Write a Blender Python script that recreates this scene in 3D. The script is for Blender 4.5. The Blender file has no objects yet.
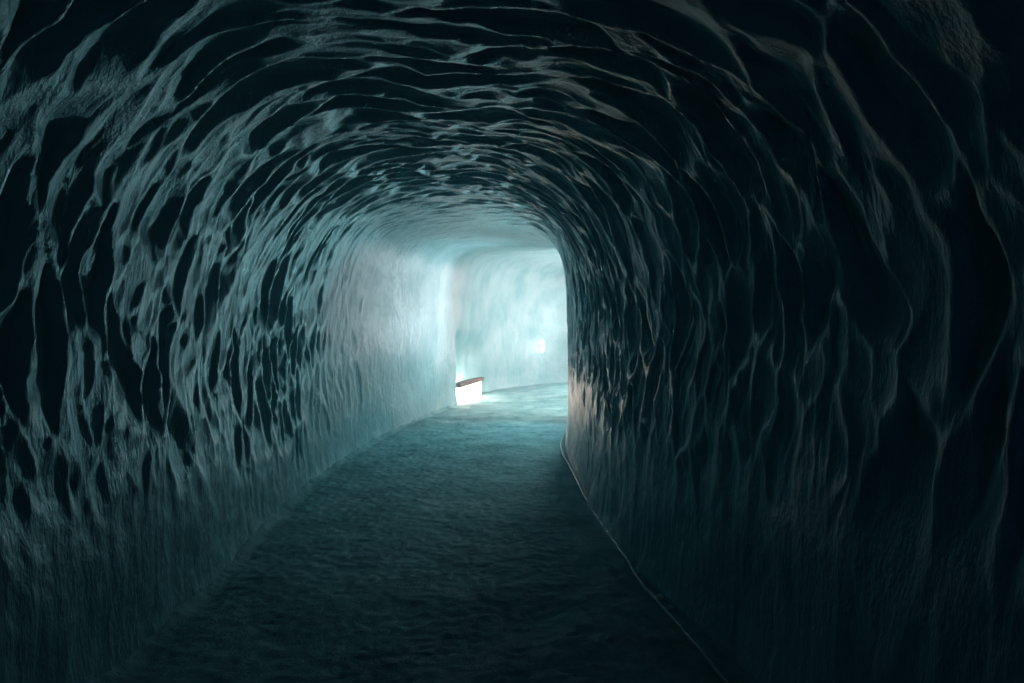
import bpy, math, random
import numpy as np
from mathutils import Vector, Matrix

C = bpy.context.scene.collection
F = 700.0; W = 1024.0; H = 683.0
CAM_Z = 1.6
PITCH = math.atan((341.5 - 322.0) / F)

def gp(px, py, z=0.0):
    """point at height z seen at pixel (px, py): used once to read positions off the photograph"""
    dx = (px - W / 2) / F; dz = -(py - H / 2) / F
    c, s = math.cos(PITCH), math.sin(PITCH)
    d = (dx, c + dz * s, -s + dz * c)
    t = (z - CAM_Z) / d[2]
    return (dx * t, d[1] * t, z)

# ------------------------------------------------------------------ noise
def h2(ix, iy, seed):
    x = (ix.astype(np.int64) * 374761393 + iy.astype(np.int64) * 668265263 + seed * 1442695041) & 0xFFFFFFFF
    x = ((x ^ (x >> 13)) * 1274126177) & 0xFFFFFFFF
    x = ((x ^ (x >> 16)) * 2246822519) & 0xFFFFFFFF
    x = x ^ (x >> 15)
    return (x & 0xFFFFFF) / float(0xFFFFFF)

def vnoise(x, y, seed=0):
    ix = np.floor(x); iy = np.floor(y)
    fx = x - ix; fy = y - iy
    fx = fx * fx * fx * (fx * (fx * 6 - 15) + 10); fy = fy * fy * fy * (fy * (fy * 6 - 15) + 10)
    a = h2(ix, iy, seed); b = h2(ix + 1, iy, seed)
    c = h2(ix, iy + 1, seed); d = h2(ix + 1, iy + 1, seed)
    return (a + (b - a) * fx + (c - a) * fy + (a - b - c + d) * fx * fy) * 2 - 1

def fbm(x, y, seed=0, octv=3):
    r = 0; a = 1.0; t = 0
    for k in range(octv):
        r = r + a * vnoise(x * 2 ** k + 17.3 * k, y * 2 ** k + 5.1 * k, seed + k); t += a; a *= 0.5
    return r / t

def worley(x, y, seed=0, jit=0.9):
    ix = np.floor(x); iy = np.floor(y)
    f1 = np.full(x.shape, 9.0); f2 = np.full(x.shape, 9.0); idv = np.zeros(x.shape)
    for dx in (-2, -1, 0, 1, 2):
        for dy in (-2, -1, 0, 1, 2):
            cx = ix + dx; cy = iy + dy
            px = cx + 0.5 + jit * (h2(cx, cy, seed) - 0.5)
            py = cy + 0.5 + jit * (h2(cx, cy, seed + 7) - 0.5)
            d = np.sqrt((px - x) ** 2 + (py - y) ** 2)
            idn = h2(cx, cy, seed + 31)
            near = d < f1
            f2 = np.where(near, f1, np.minimum(f2, d))
            idv = np.where(near, idn, idv)
            f1 = np.where(near, d, f1)
    return f1, f2, idv

def sstep(a, b, x):
    t = np.clip((x - a) / (b - a), 0, 1)
    return t * t * (3 - 2 * t)

# ------------------------------------------------------------------ plan of the tunnel
ST = [  # u, left wall (x, y), right wall (x, y), ceiling height
    (-4.0, (-1.70, -4.0), (1.95, -4.0), 2.80),
    (-1.0, (-1.72, -1.0), (1.75, -1.0), 2.80),
    (1.5,  (-1.75, 1.5),  (1.38, 1.5),  2.80),
    (3.1,  (-1.80, 3.1),  (1.12, 3.1),  2.80),
    (4.4,  (-1.86, 4.5),  (0.86, 4.4),  2.80),
    (5.6,  (-1.95, 5.8),  (0.72, 5.6),  2.82),
    (7.4,  (-1.98, 7.6),  (0.68, 7.4),  2.86),
    (9.3,  (-1.82, 9.5),  (0.73, 9.2),  2.86),
    (11.2, (-1.52, 11.6), (0.90, 10.7), 2.90),
    (13.2, (-1.04, 13.6), (1.30, 12.3), 2.96),
    (15.2, (-0.62, 15.9), (2.00, 13.9), 3.10),
    (17.0, (0.35, 17.65), (3.05, 15.2), 3.12),
    (18.8, (1.75, 18.9),  (4.50, 16.2), 3.12),
    (21.0, (3.90, 20.0),  (6.40, 17.0), 3.10),
    (24.0, (7.00, 20.9),  (9.20, 17.7), 3.00),
    (28.0, (11.2, 21.3),  (13.0, 18.0), 2.90),
]
U = np.array([s[0] for s in ST])
def spline(vals, u):
    v = np.array(vals, float); n = len(U)
    m = np.zeros(n)
    for i in range(n):
        a = max(i - 1, 0); b = min(i + 1, n - 1)
        m[i] = (v[b] - v[a]) / (U[b] - U[a])
    k = np.clip(np.searchsorted(U, u, side='right') - 1, 0, n - 2)
    h = U[k + 1] - U[k]; t = (u - U[k]) / h
    return ((2*t**3 - 3*t**2 + 1) * v[k] + (t**3 - 2*t**2 + t) * h * m[k]
            + (-2*t**3 + 3*t**2) * v[k+1] + (t**3 - t**2) * h * m[k+1])
LX = [s[1][0] for s in ST]; LY = [s[1][1] for s in ST]
RX = [s[2][0] for s in ST]; RY = [s[2][1] for s in ST]
CH = [s[3] for s in ST]

def steps(*segs):
    out = []
    for a, b, d in segs:
        n = int(round((b - a) / d)); out += list(np.linspace(a, b, n, endpoint=False))
    return np.array(out + [segs[-1][1]])

us = steps((-4, 1.0, .05), (1.0, 6.5, .0125), (6.5, 10.5, .02), (10.5, 17.8, .03), (17.8, 28, .08))

# cross-section: unit profile q in [0,1] -> (side -1..1, height 0..1), resampled evenly by length
def profile(n, ex=2.7):
    Hc, w, z0 = 2.85, 1.4, 1.30
    pts = [(-1.0, z) for z in np.linspace(-0.12, z0, 120, endpoint=False)]
    for a in np.linspace(math.pi, 0, 400):
        c, s = math.cos(a), math.sin(a); p = 2 / ex
        pts.append((math.copysign(abs(c) ** p, c), z0 + (Hc - z0) * abs(s) ** p))
    pts += [(1.0, z) for z in np.linspace(z0, -0.12, 121)[1:]]
    pts = np.array(pts)
    d = np.hypot(np.diff(pts[:, 0] * w), np.diff(pts[:, 1]))
    L = np.concatenate([[0], np.cumsum(d)])
    q = np.linspace(0, L[-1], n)
    return np.interp(q, L, pts[:, 0]), np.interp(q, L, pts[:, 1]), q, Hc
NQ = 560
sx, zz, tq, HC = profile(NQ)
sx2, zz2, _, _ = profile(NQ, 4.4)
NU = len(us)
def sm01(a, b, x):
    t = np.clip((x - a) / (b - a), 0, 1); return t * t * (3 - 2 * t)
bw = sm01(5.5, 9.0, us)[:, None]

lx, ly, rx, ry, ch = (spline(v, us) for v in (LX, LY, RX, RY, CH))
S = sx[None, :] * (1 - bw) + sx2[None, :] * bw; Z = zz[None, :] * (1 - bw) + zz2[None, :] * bw
mx = (lx + rx)[:, None] / 2; my = (ly + ry)[:, None] / 2
hx = (rx - lx)[:, None] / 2; hy = (ry - ly)[:, None] / 2
X = mx + hx * S; Y = my + hy * S
hf = np.where(Z > 0.8, 0.8 + (Z - 0.8) * (ch[:, None] - 0.8) / (HC - 0.8), Z)
P = np.stack([X, Y, hf + 0 * X], -1)

def grid_normals(P):
    du = np.gradient(P, axis=0); dv = np.gradient(P, axis=1)
    n = np.cross(du, dv)
    n /= np.linalg.norm(n, axis=-1, keepdims=True) + 1e-12
    return n
N = grid_normals(P)
ctr = np.stack([mx + 0 * X, my + 0 * X, 1.3 + 0 * X], -1)
if np.mean(np.sum((P - ctr) * N, -1)) < 0: N = -N     # N points outward, into the ice
T = tq[None, :] + 0 * X
SS = us[:, None] + 0 * X
side = S + 0 * X; z = P[..., 2]

# large scale irregularity of the hand-cut bore
lumps = 0.05 * fbm(SS * 0.55, T * 0.7, 3, 3)
# scallops: dished cells, long around the bore and short along it, with thin raised rims
wx = SS + 0.13 * fbm(SS * 1.6, T * 1.5, 11, 3) + 0.035 * fbm(SS * 7, T * 5, 15, 2)
wy = T + 0.25 * fbm(SS * 2.4, T * 1.0, 23, 3)
f1, f2, cid = worley(wx / 0.21, wy / 0.56, 5, 1.0)
e = f2 - f1
g1, g2, gid = worley(wx / 0.10 + 9.2, wy / 0.33 + 3.3, 41, 1.0)
e2 = g2 - g1
dish = (1 - np.exp(-(e / 0.40) ** 1.6)) * (0.25 + 1.1 * cid)
dish2 = (1 - np.exp(-e2 / 0.30))
edge = 0.95 - 0.45 * (side < 0) * sstep(3.5, 6.0, us[:, None]) + 0.28 * fbm(SS * 1.3, T * 0 + side * 3, 51, 3)      # where the scallops run out above the floor
low = sstep(edge - 0.30, edge + 0.25, z)
farfade = 1 - 0.90 * sstep(5.6, 9.8, us[:, None] + 0.35 * (1 - sstep(-0.2, 0.4, side)) - 1.5 * sstep(0.2, 0.6, side))
farfade = np.maximum(farfade, .10)
amp = (0.10 + 0.90 * low) * farfade
depth = 0.062 * dish * amp + 0.012 * (1 - np.exp(-(e2 / .3) ** 1.5)) * amp
# combed vertical drip marks and frost, strongest on the lower walls
comb = 0.0030 * fbm(SS * 26, T * 2.6, 61, 3) * (1.15 - 0.6 * low)
rough = 0.008 * (1 - low) * farfade * fbm(SS * 7, T * 5, 75, 2) + 0.004 * fbm(SS * 14, T * 11, 71, 3)
foot = 0.05 * np.exp(-np.clip(z, 0, 9) / 0.10) * (0.6 + 0.4 * fbm(SS * 4, T * 0, 81, 2))
# bench recess in the left wall
nu = sstep(13.08, 13.16, us) * (1 - sstep(14.9, 15.4, us))
nz = 1 - sstep(0.8, 1.5, z)
niche = 0.30 * nu[:, None] * nz * (side < -0.5)
D = lumps + depth + comb + rough - foot * (nu[:, None] * (side < 0) < .1) + niche
PD = P + N * D[..., None]
NF = grid_normals(PD)
if np.mean(np.sum(NF * N, -1)) > 0: NF = -NF

# ------------------------------------------------------------------ materials
def mat(name):
    m = bpy.data.materials.new(name); m.use_nodes = True
    nt = m.node_tree; return m, nt, nt.nodes['Principled BSDF']
def add(nt, kind, **kw):
    n = nt.nodes.new(kind)
    for k, v in kw.items():
        if k in n.inputs: n.inputs[k].default_value = v
        else: setattr(n, k, v)
    return n

def ice_material():
    m, nt, b = mat('blue_ice')
    L = nt.links.new
    tc = add(nt, 'ShaderNodeTexCoord')
    n1 = add(nt, 'ShaderNodeTexNoise', Scale=1.7, Detail=5.0, Roughness=0.6)
    L(tc.outputs['Object'], n1.inputs['Vector'])
    cr = add(nt, 'ShaderNodeValToRGB')
    cr.color_ramp.elements[0].position = 0.35; cr.color_ramp.elements[0].color = ICE_A
    cr.color_ramp.elements[1].position = 0.68; cr.color_ramp.elements[1].color = ICE_B
    L(n1.outputs['Fac'], cr.inputs['Fac']); L(cr.outputs['Color'], b.inputs['Base Color'])
    n2 = add(nt, 'ShaderNodeTexNoise', Scale=11.0, Detail=4.0)
    L(tc.outputs['Object'], n2.inputs['Vector'])
    mr = add(nt, 'ShaderNodeMapRange'); mr.inputs['To Min'].default_value = 0.26; mr.inputs['To Max'].default_value = 0.48
    L(n2.outputs['Fac'], mr.inputs['Value']); L(mr.outputs['Result'], b.inputs['Roughness'])
    n3 = add(nt, 'ShaderNodeTexNoise', Scale=55.0, Detail=4.0, Roughness=0.65)
    mp = add(nt, 'ShaderNodeMapping'); mp.inputs['Scale'].default_value = (1, 1, 0.35)
    L(tc.outputs['Object'], mp.inputs['Vector']); L(mp.outputs['Vector'], n3.inputs['Vector'])
    bp = add(nt, 'ShaderNodeBump', Strength=0.7, Distance=0.012)
    L(n3.outputs['Fac'], bp.inputs['Height']); L(bp.outputs['Normal'], b.inputs['Normal'])
    b.inputs['IOR'].default_value = 1.5
    b.inputs['Specular Tint'].default_value = (0.60, 0.93, 1.0, 1)
    b.inputs['Specular IOR Level'].default_value = 0.6
    return m
ICE_A = (0.12, 0.31, 0.345, 1); ICE_B = (0.25, 0.44, 0.48, 1)
ice = ice_material()

def floor_material():
    m, nt, b = mat('trodden_snow')
    L = nt.links.new
    tc = add(nt, 'ShaderNodeTexCoord')
    n1 = add(nt, 'ShaderNodeTexNoise', Scale=2.2, Detail=6.0, Roughness=0.65)
    L(tc.outputs['Object'], n1.inputs['Vector'])
    cr = add(nt, 'ShaderNodeValToRGB')
    cr.color_ramp.elements[0].position = 0.36; cr.color_ramp.elements[0].color = (0.06, 0.21, 0.235, 1)
    cr.color_ramp.elements[1].position = 0.70; cr.color_ramp.elements[1].color = (0.24, 0.44, 0.46, 1)
    L(n1.outputs['Fac'], cr.inputs['Fac']); L(cr.outputs['Color'], b.inputs['Base Color'])
    n3 = add(nt, 'ShaderNodeTexNoise', Scale=70.0, Detail=5.0, Roughness=0.7)
    L(tc.outputs['Object'], n3.inputs['Vector'])
    bp = add(nt, 'ShaderNodeBump', Strength=0.8, Distance=0.012)
    L(n3.outputs['Fac'], bp.inputs['Height']); L(bp.outputs['Normal'], b.inputs['Normal'])
    b.inputs['Roughness'].default_value = 0.75
    b.inputs['Specular IOR Level'].default_value = 0.35
    return m
snow = floor_material()

def simple(name, col, rough=0.6, emit=None, strength=0.0, noise=None):
    m, nt, b = mat(name)
    b.inputs['Base Color'].default_value = (*col, 1); b.inputs['Roughness'].default_value = rough
    if emit:
        b.inputs['Emission Color'].default_value = (*emit, 1); b.inputs['Emission Strength'].default_value = strength
    if noise:
        tc = add(nt, 'ShaderNodeTexCoord')
        mp = add(nt, 'ShaderNodeMapping'); mp.inputs['Scale'].default_value = noise[0]
        n = add(nt, 'ShaderNodeTexNoise', Scale=noise[1], Detail=5.0)
        cr = add(nt, 'ShaderNodeValToRGB')
        cr.color_ramp.elements[0].position = .3; cr.color_ramp.elements[1].position = .7
        cr.color_ramp.elements[0].color = (*[c * .6 for c in col], 1); cr.color_ramp.elements[1].color = (*[min(1, c * 1.3) for c in col], 1)
        L = nt.links.new
        L(tc.outputs['Object'], mp.inputs['Vector']); L(mp.outputs['Vector'], n.inputs['Vector'])
        L(n.outputs['Fac'], cr.inputs['Fac']); L(cr.outputs['Color'], b.inputs['Base Color'])
        bp = add(nt, 'ShaderNodeBump', Strength=0.3, Distance=0.004)
        L(n.outputs['Fac'], bp.inputs['Height']); L(bp.outputs['Normal'], b.inputs['Normal'])
    return m

# ------------------------------------------------------------------ mesh helpers
def raw_mesh(name, verts, quads, material, normals=None, parent=None, smooth=True):
    me = bpy.data.meshes.new(name)
    nv, nf = len(verts), len(quads)
    me.vertices.add(nv); me.vertices.foreach_set('co', np.asarray(verts, np.float32).ravel())
    me.loops.add(nf * 4); me.loops.foreach_set('vertex_index', np.asarray(quads, np.int32).ravel())
    me.polygons.add(nf); me.polygons.foreach_set('loop_start', np.arange(nf, dtype=np.int32) * 4)
    me.update(calc_edges=True); me.validate()
    me.polygons.foreach_set('use_smooth', np.full(nf, smooth))
    if normals is not None:
        me.normals_split_custom_set_from_vertices(np.asarray(normals, np.float32).tolist())
    me.materials.append(material)
    o = bpy.data.objects.new(name, me); C.objects.link(o)
    if parent: o.parent = parent
    return o

def grid_mesh(name, G, material, NG=None, flip=False):
    a, b = G.shape[:2]
    i = np.arange(a * b).reshape(a, b)
    q = np.stack([i[:-1, :-1], i[1:, :-1], i[1:, 1:], i[:-1, 1:]], -1).reshape(-1, 4)
    if flip: q = q[:, ::-1]
    return raw_mesh(name, G.reshape(-1, 3), q, material, None if NG is None else NG.reshape(-1, 3))

def obj(name, bm, material, parent=None, smooth=False):
    me = bpy.data.meshes.new(name); bm.to_mesh(me); bm.free()
    for p in me.polygons: p.use_smooth = smooth
    me.materials.append(material)
    o = bpy.data.objects.new(name, me); C.objects.link(o)
    if parent: o.parent = parent
    return o
import bmesh

def tag(o, label, cat, group=None):
    o['label'] = label; o['category'] = cat
    if group: o['group'] = group
    return o

# ------------------------------------------------------------------ the setting
pu = np.cross(PD[1, 5] - PD[0, 5], PD[0, 6] - PD[0, 5])
flip = np.dot(pu, NF[0, 5]) < 0
qa = int(np.searchsorted(-np.where(sx < 0, 9, -9), -1)) ; 
ql = int(np.argmax(sx > -0.80)); qr = int(np.argmax(sx > 0.80))
for nm, a, b in (('wall_left', 0, ql), ('ceiling', ql, qr), ('wall_right', qr, NQ - 1)):
    o = grid_mesh(nm, PD[:, a:b + 1], ice, NF[:, a:b + 1], flip)
    o['kind'] = 'structure'

# floor of trodden snow, following the bore
uf = steps((-4, 1.5, .06), (1.5, 9, .018), (9, 18, .035), (18, 28, .1))
flx, fly, frx, fry = (spline(v, uf) for v in (LX, LY, RX, RY))
k = np.linspace(-1.45, 1.45, 260)
FX = (flx + frx)[:, None] / 2 + (frx - flx)[:, None] / 2 * k
FY = (fly + fry)[:, None] / 2 + (fry - fly)[:, None] / 2 * k
def floor_z(x, y):
    zf = 0.016 * fbm(x * 1.6, y * 1.9, 101, 3) + 0.007 * fbm(x * 6.5, y * 8, 111, 3) + 0.008 * fbm(x * 22, y * 26, 121, 2)
    return zf
FZ = floor_z(FX, FY)
gutter = sstep(0.80, 0.90, k)[None, :] * sstep(11, 9, uf)[:, None]
FZ = FZ - 0.03 * gutter + 0.05 * sstep(0.93, 1.02, -k)[None, :] * (uf < 13)[:, None]
o = grid_mesh('floor', np.stack([FX, FY, FZ], -1), snow); o['kind'] = 'structure'

# ------------------------------------------------------------------ bench in the recess
wood = simple('brown_wood', (0.11, 0.065, 0.05), 0.5, noise=((1, 12, 12), 6.0))
panel = simple('lit_frosted_panel', (0.9, 0.9, 0.9), 0.5, (1.0, 0.76, 0.60), 28.0)
def empty(name, loc):
    o = bpy.data.objects.new(name, None); C.objects.link(o); o.location = loc; o.empty_display_size = .2; return o
A = Vector((-1.01, 13.60, 0)); B = Vector((-0.60, 15.3, 0))
dirv = (B - A).normalized(); inn = Vector((-dirv.y, dirv.x, 0))   # towards the recess
bench = empty('bench', A)
tag(bench, 'brown wooden bench plank over a glowing panel in the recess of the left ice wall', 'bench')
def prism(pts, z0, z1, bev=0.0):
    bm = bmesh.new()
    lo = [bm.verts.new((p.x, p.y, z0)) for p in pts]; hi = [bm.verts.new((p.x, p.y, z1)) for p in pts]
    n = len(pts)
    bm.faces.new(list(reversed(lo))); bm.faces.new(hi)
    for i in range(n): bm.faces.new((lo[i], lo[(i + 1) % n], hi[(i + 1) % n], hi[i]))
    bmesh.ops.recalc_face_normals(bm, faces=bm.faces)
    if bev: bmesh.ops.bevel(bm, geom=list(bm.edges), offset=bev, segments=2, affect='EDGES')
    return bm
Ln = (B - A).length
v = lambda a, d: dirv * a + inn * d
obj('seat_plank', prism([v(0, 0), v(Ln, 0), v(Ln, .08), v(Ln * .78, .17), v(Ln * .3, .19), v(0, .16)], 0.315, 0.40, .008), wood, bench)
obj('light_panel', prism([v(.0, .05), v(Ln - .12, .05), v(Ln - .12, .09), v(.0, .09)], 0.012, 0.305), panel, bench)
obj('light_strip', prism([v(.02, .215), v(Ln * .9, .215), v(Ln * .9, .235), v(.02, .235)], 0.34, 0.37), panel, bench)

# ------------------------------------------------------------------ wall lamp on the far wall
lampm = simple('lit_diffuser', (0.9, 0.9, 0.9), 0.4, (1.0, 0.93, 0.86), 12.0)
metal = simple('pale_metal', (0.4, 0.45, 0.46), 0.4)
def bore_point(u, q):
    i = int(np.argmin(abs(us - u))); return Vector(PD[i, q]), Vector(NF[i, q])
uL = us[int(np.argmin(abs(lx / ly - 0.0415) + 10 * (us < 14)))]
qz = int(np.argmin(abs(zz[:NQ // 2] - 1.0)))
pL, nL = bore_point(uL, qz)
pt = Vector((pL.x, pL.y, 0.98))
nh = Vector((nL.x, nL.y, 0)).normalized()
lamp = empty('wall_lamp', pt)
tag(lamp, 'small glowing oval lamp on the far ice wall at the tunnel bend', 'lamp')
rot = nh.to_track_quat('Y', 'Z').to_matrix().to_4x4()
bm = bmesh.new(); bmesh.ops.create_uvsphere(bm, u_segments=24, v_segments=16, radius=1)
bmesh.ops.scale(bm, vec=(.045, .05, .16), verts=bm.verts); bmesh.ops.translate(bm, vec=(0, .085, 0), verts=bm.verts)
bmesh.ops.transform(bm, matrix=rot, verts=bm.verts); obj('diffuser', bm, lampm, lamp, True)
bm = bmesh.new(); bmesh.ops.create_cone(bm, cap_ends=True, segments=24, radius1=.05, radius2=.05, depth=.12)
bmesh.ops.rotate(bm, cent=(0, 0, 0), matrix=Matrix.Rotation(math.pi / 2, 3, 'X'), verts=bm.verts)
bmesh.ops.transform(bm, matrix=rot, verts=bm.verts); obj('mount', bm, metal, lamp, True)

# ------------------------------------------------------------------ cable along the right wall
cpx = [(745, 702), (725, 681), (703, 655), (682, 630), (660, 605), (640, 582), (624, 558), (606, 532), (591, 508), (580, 488), (569, 466), (563, 455), (561, 446), (563, 437), (567, 428)]
cp = [gp(*p) for p in cpx]
cp = [(1.14, 1.9, 0), (1.04, 2.5, 0)] + [c for c in cp if c[1] > 2.9] + [(1.0, 12, 0), (1.7, 13.9, 0)]
cp = np.array(cp)
t = np.arange(len(cp)); tt = np.linspace(0, len(cp) - 1, 400)
def smooth_interp(v):
    m = np.gradient(v); k = np.clip(tt.astype(int), 0, len(v) - 2); s = tt - k
    return (2*s**3-3*s**2+1)*v[k]+(s**3-2*s**2+s)*m[k]+(-2*s**3+3*s**2)*v[k+1]+(s**3-s**2)*m[k+1]
cx, cy = smooth_interp(cp[:, 0]), smooth_interp(cp[:, 1])
cz = floor_z(cx, cy) + 0.009
pc = np.stack([cx, cy, cz], -1); tg = np.gradient(pc, axis=0); tg /= np.linalg.norm(tg, axis=1, keepdims=True)
sd = np.cross(tg, [0, 0, 1]); sd /= np.linalg.norm(sd, axis=1, keepdims=True); upv = np.cross(sd, tg)
ang = np.linspace(0, 2 * math.pi, 11)
ring = pc[:, None, :] + 0.010 * (np.cos(ang)[None, :, None] * sd[:, None, :] + np.sin(ang)[None, :, None] * upv[:, None, :])
cab = grid_mesh('cable', ring, simple('pale_cable_sheath', (0.22, 0.30, 0.31), 0.4))
tag(cab, 'thin pale cable lying on the snow floor along the foot of the right ice wall', 'cable')

# ------------------------------------------------------------------ loose ice chunks
chunk_m = simple('loose_ice', (0.72, 0.86, 0.88), 0.3, noise=((1, 1, 1), 20.0))
for (px, py, r, lab) in ((641, 569, .038, 'largest of three pale ice chunks between cable and right wall'),
                         (661, 595, .022, 'small ice chunk between cable and right wall, middle of three'),
                         (670, 604, .018, 'small ice chunk between cable and right wall, nearest of three')):
    random.seed(px)
    p = gp(px, py)
    bm = bmesh.new(); bmesh.ops.create_icosphere(bm, subdivisions=2, radius=r)
    for vv in bm.verts:
        vv.co *= random.uniform(.75, 1.15); vv.co.z *= .7
    zf = float(floor_z(np.array([p[0]]), np.array([p[1]]))[0])
    o = obj('ice_chunk', bm, chunk_m); o.location = (p[0], p[1], zf - 0.02 + r * .5)
    tag(o, lab, 'ice', 'ice chunks beside the cable')

# ------------------------------------------------------------------ light
def point(name, loc, power, col, radius=.15):
    l = bpy.data.lights.new(name, 'POINT'); l.energy = power; l.color = col; l.shadow_soft_size = radius
    o = bpy.data.objects.new(name, l); C.objects.link(o); o.location = loc; return o
def spot(name, loc, target, power, col, half, blend):
    l = bpy.data.lights.new(name, 'SPOT'); l.energy = power; l.color = col; l.shadow_soft_size = .12
    l.spot_size = 2 * math.radians(half); l.spot_blend = blend
    o = bpy.data.objects.new(name, l); C.objects.link(o); o.location = loc
    o.rotation_euler = (Vector(target) - Vector(loc)).to_track_quat('-Z', 'Y').to_euler(); return o
spot('upper_fill_spot', (1.10, 12.4, 0.35), (-0.50, 5.4, 3.5), 410, (0.42, 0.92, 1.0), 29, 1.0)  # added unseen spot: lights near ceiling and upper walls, leaves lower walls dark
spot('tunnel_light', (1.20, 12.6, 1.5), (-1.7, 11.5, 1.95), 460, (0.90, 0.90, 0.92), 44, 1.0)
spot('tunnel_light', (2.75, 15.7, 1.7), (-0.5, 16.6, 1.8), 980, (1.0, 0.70, 0.66), 72, .7)
spot('tunnel_light', (1.25, 12.9, 2.35), (0.5, 13.2, 0), 600, (1.0, 0.79, 0.72), 60, 1.0)  # added fill from overhead, out of view, brightens the far floor
spot('tunnel_light', (1.15, 12.4, 2.35), (-0.15, 9.5, 0), 480, (0.50, 0.93, 0.97), 30, 1.0)  # unseen fill spot, added to lift the floor on this side of the bend
point('tunnel_light', (6.5, 18.6, 1.6), 300, (1.0, 0.74, 0.66), .2)

point('blue_fill_behind', (0.2, -6.5, 1.8), 24, (0.08, 0.40, 1.0), .8)  # added dim blue fill behind the camera, tints the near darks; not daylight
w = bpy.data.worlds.new('world'); bpy.context.scene.world = w; w.use_nodes = True
wn = w.node_tree
wn.nodes['Background'].inputs[0].default_value = (0.0, 0.0, 0.0, 1)
vs = wn.nodes.new('ShaderNodeVolumeScatter'); vs.inputs['Color'].default_value = (0.70, 0.93, 0.98, 1)
vs.inputs['Density'].default_value = 0.015; vs.inputs['Anisotropy'].default_value = 0.25
wn.links.new(vs.outputs[0], wn.nodes['World Output'].inputs['Volume'])

# ------------------------------------------------------------------ camera
cam = bpy.data.cameras.new('camera'); co = bpy.data.objects.new('camera', cam); C.objects.link(co)
cam.sensor_width = 36; cam.lens = F / W * 36; cam.clip_start = .02
co.location = (0, 0, CAM_Z); co.rotation_euler = (math.pi / 2 - PITCH, 0, 0)
sc = bpy.context.scene; sc.camera = co
sc.view_settings.view_transform = 'Standard'; sc.view_settings.look = 'None'
sc.view_settings.gamma = 1; sc.view_settings.use_curve_mapping = False
sc.view_settings.exposure = 0.0
sc.cycles.max_bounces = 10; sc.cycles.diffuse_bounces = 8; sc.cycles.glossy_bounces = 5; sc.cycles.volume_bounces = 2
sc.cycles.use_denoising = True
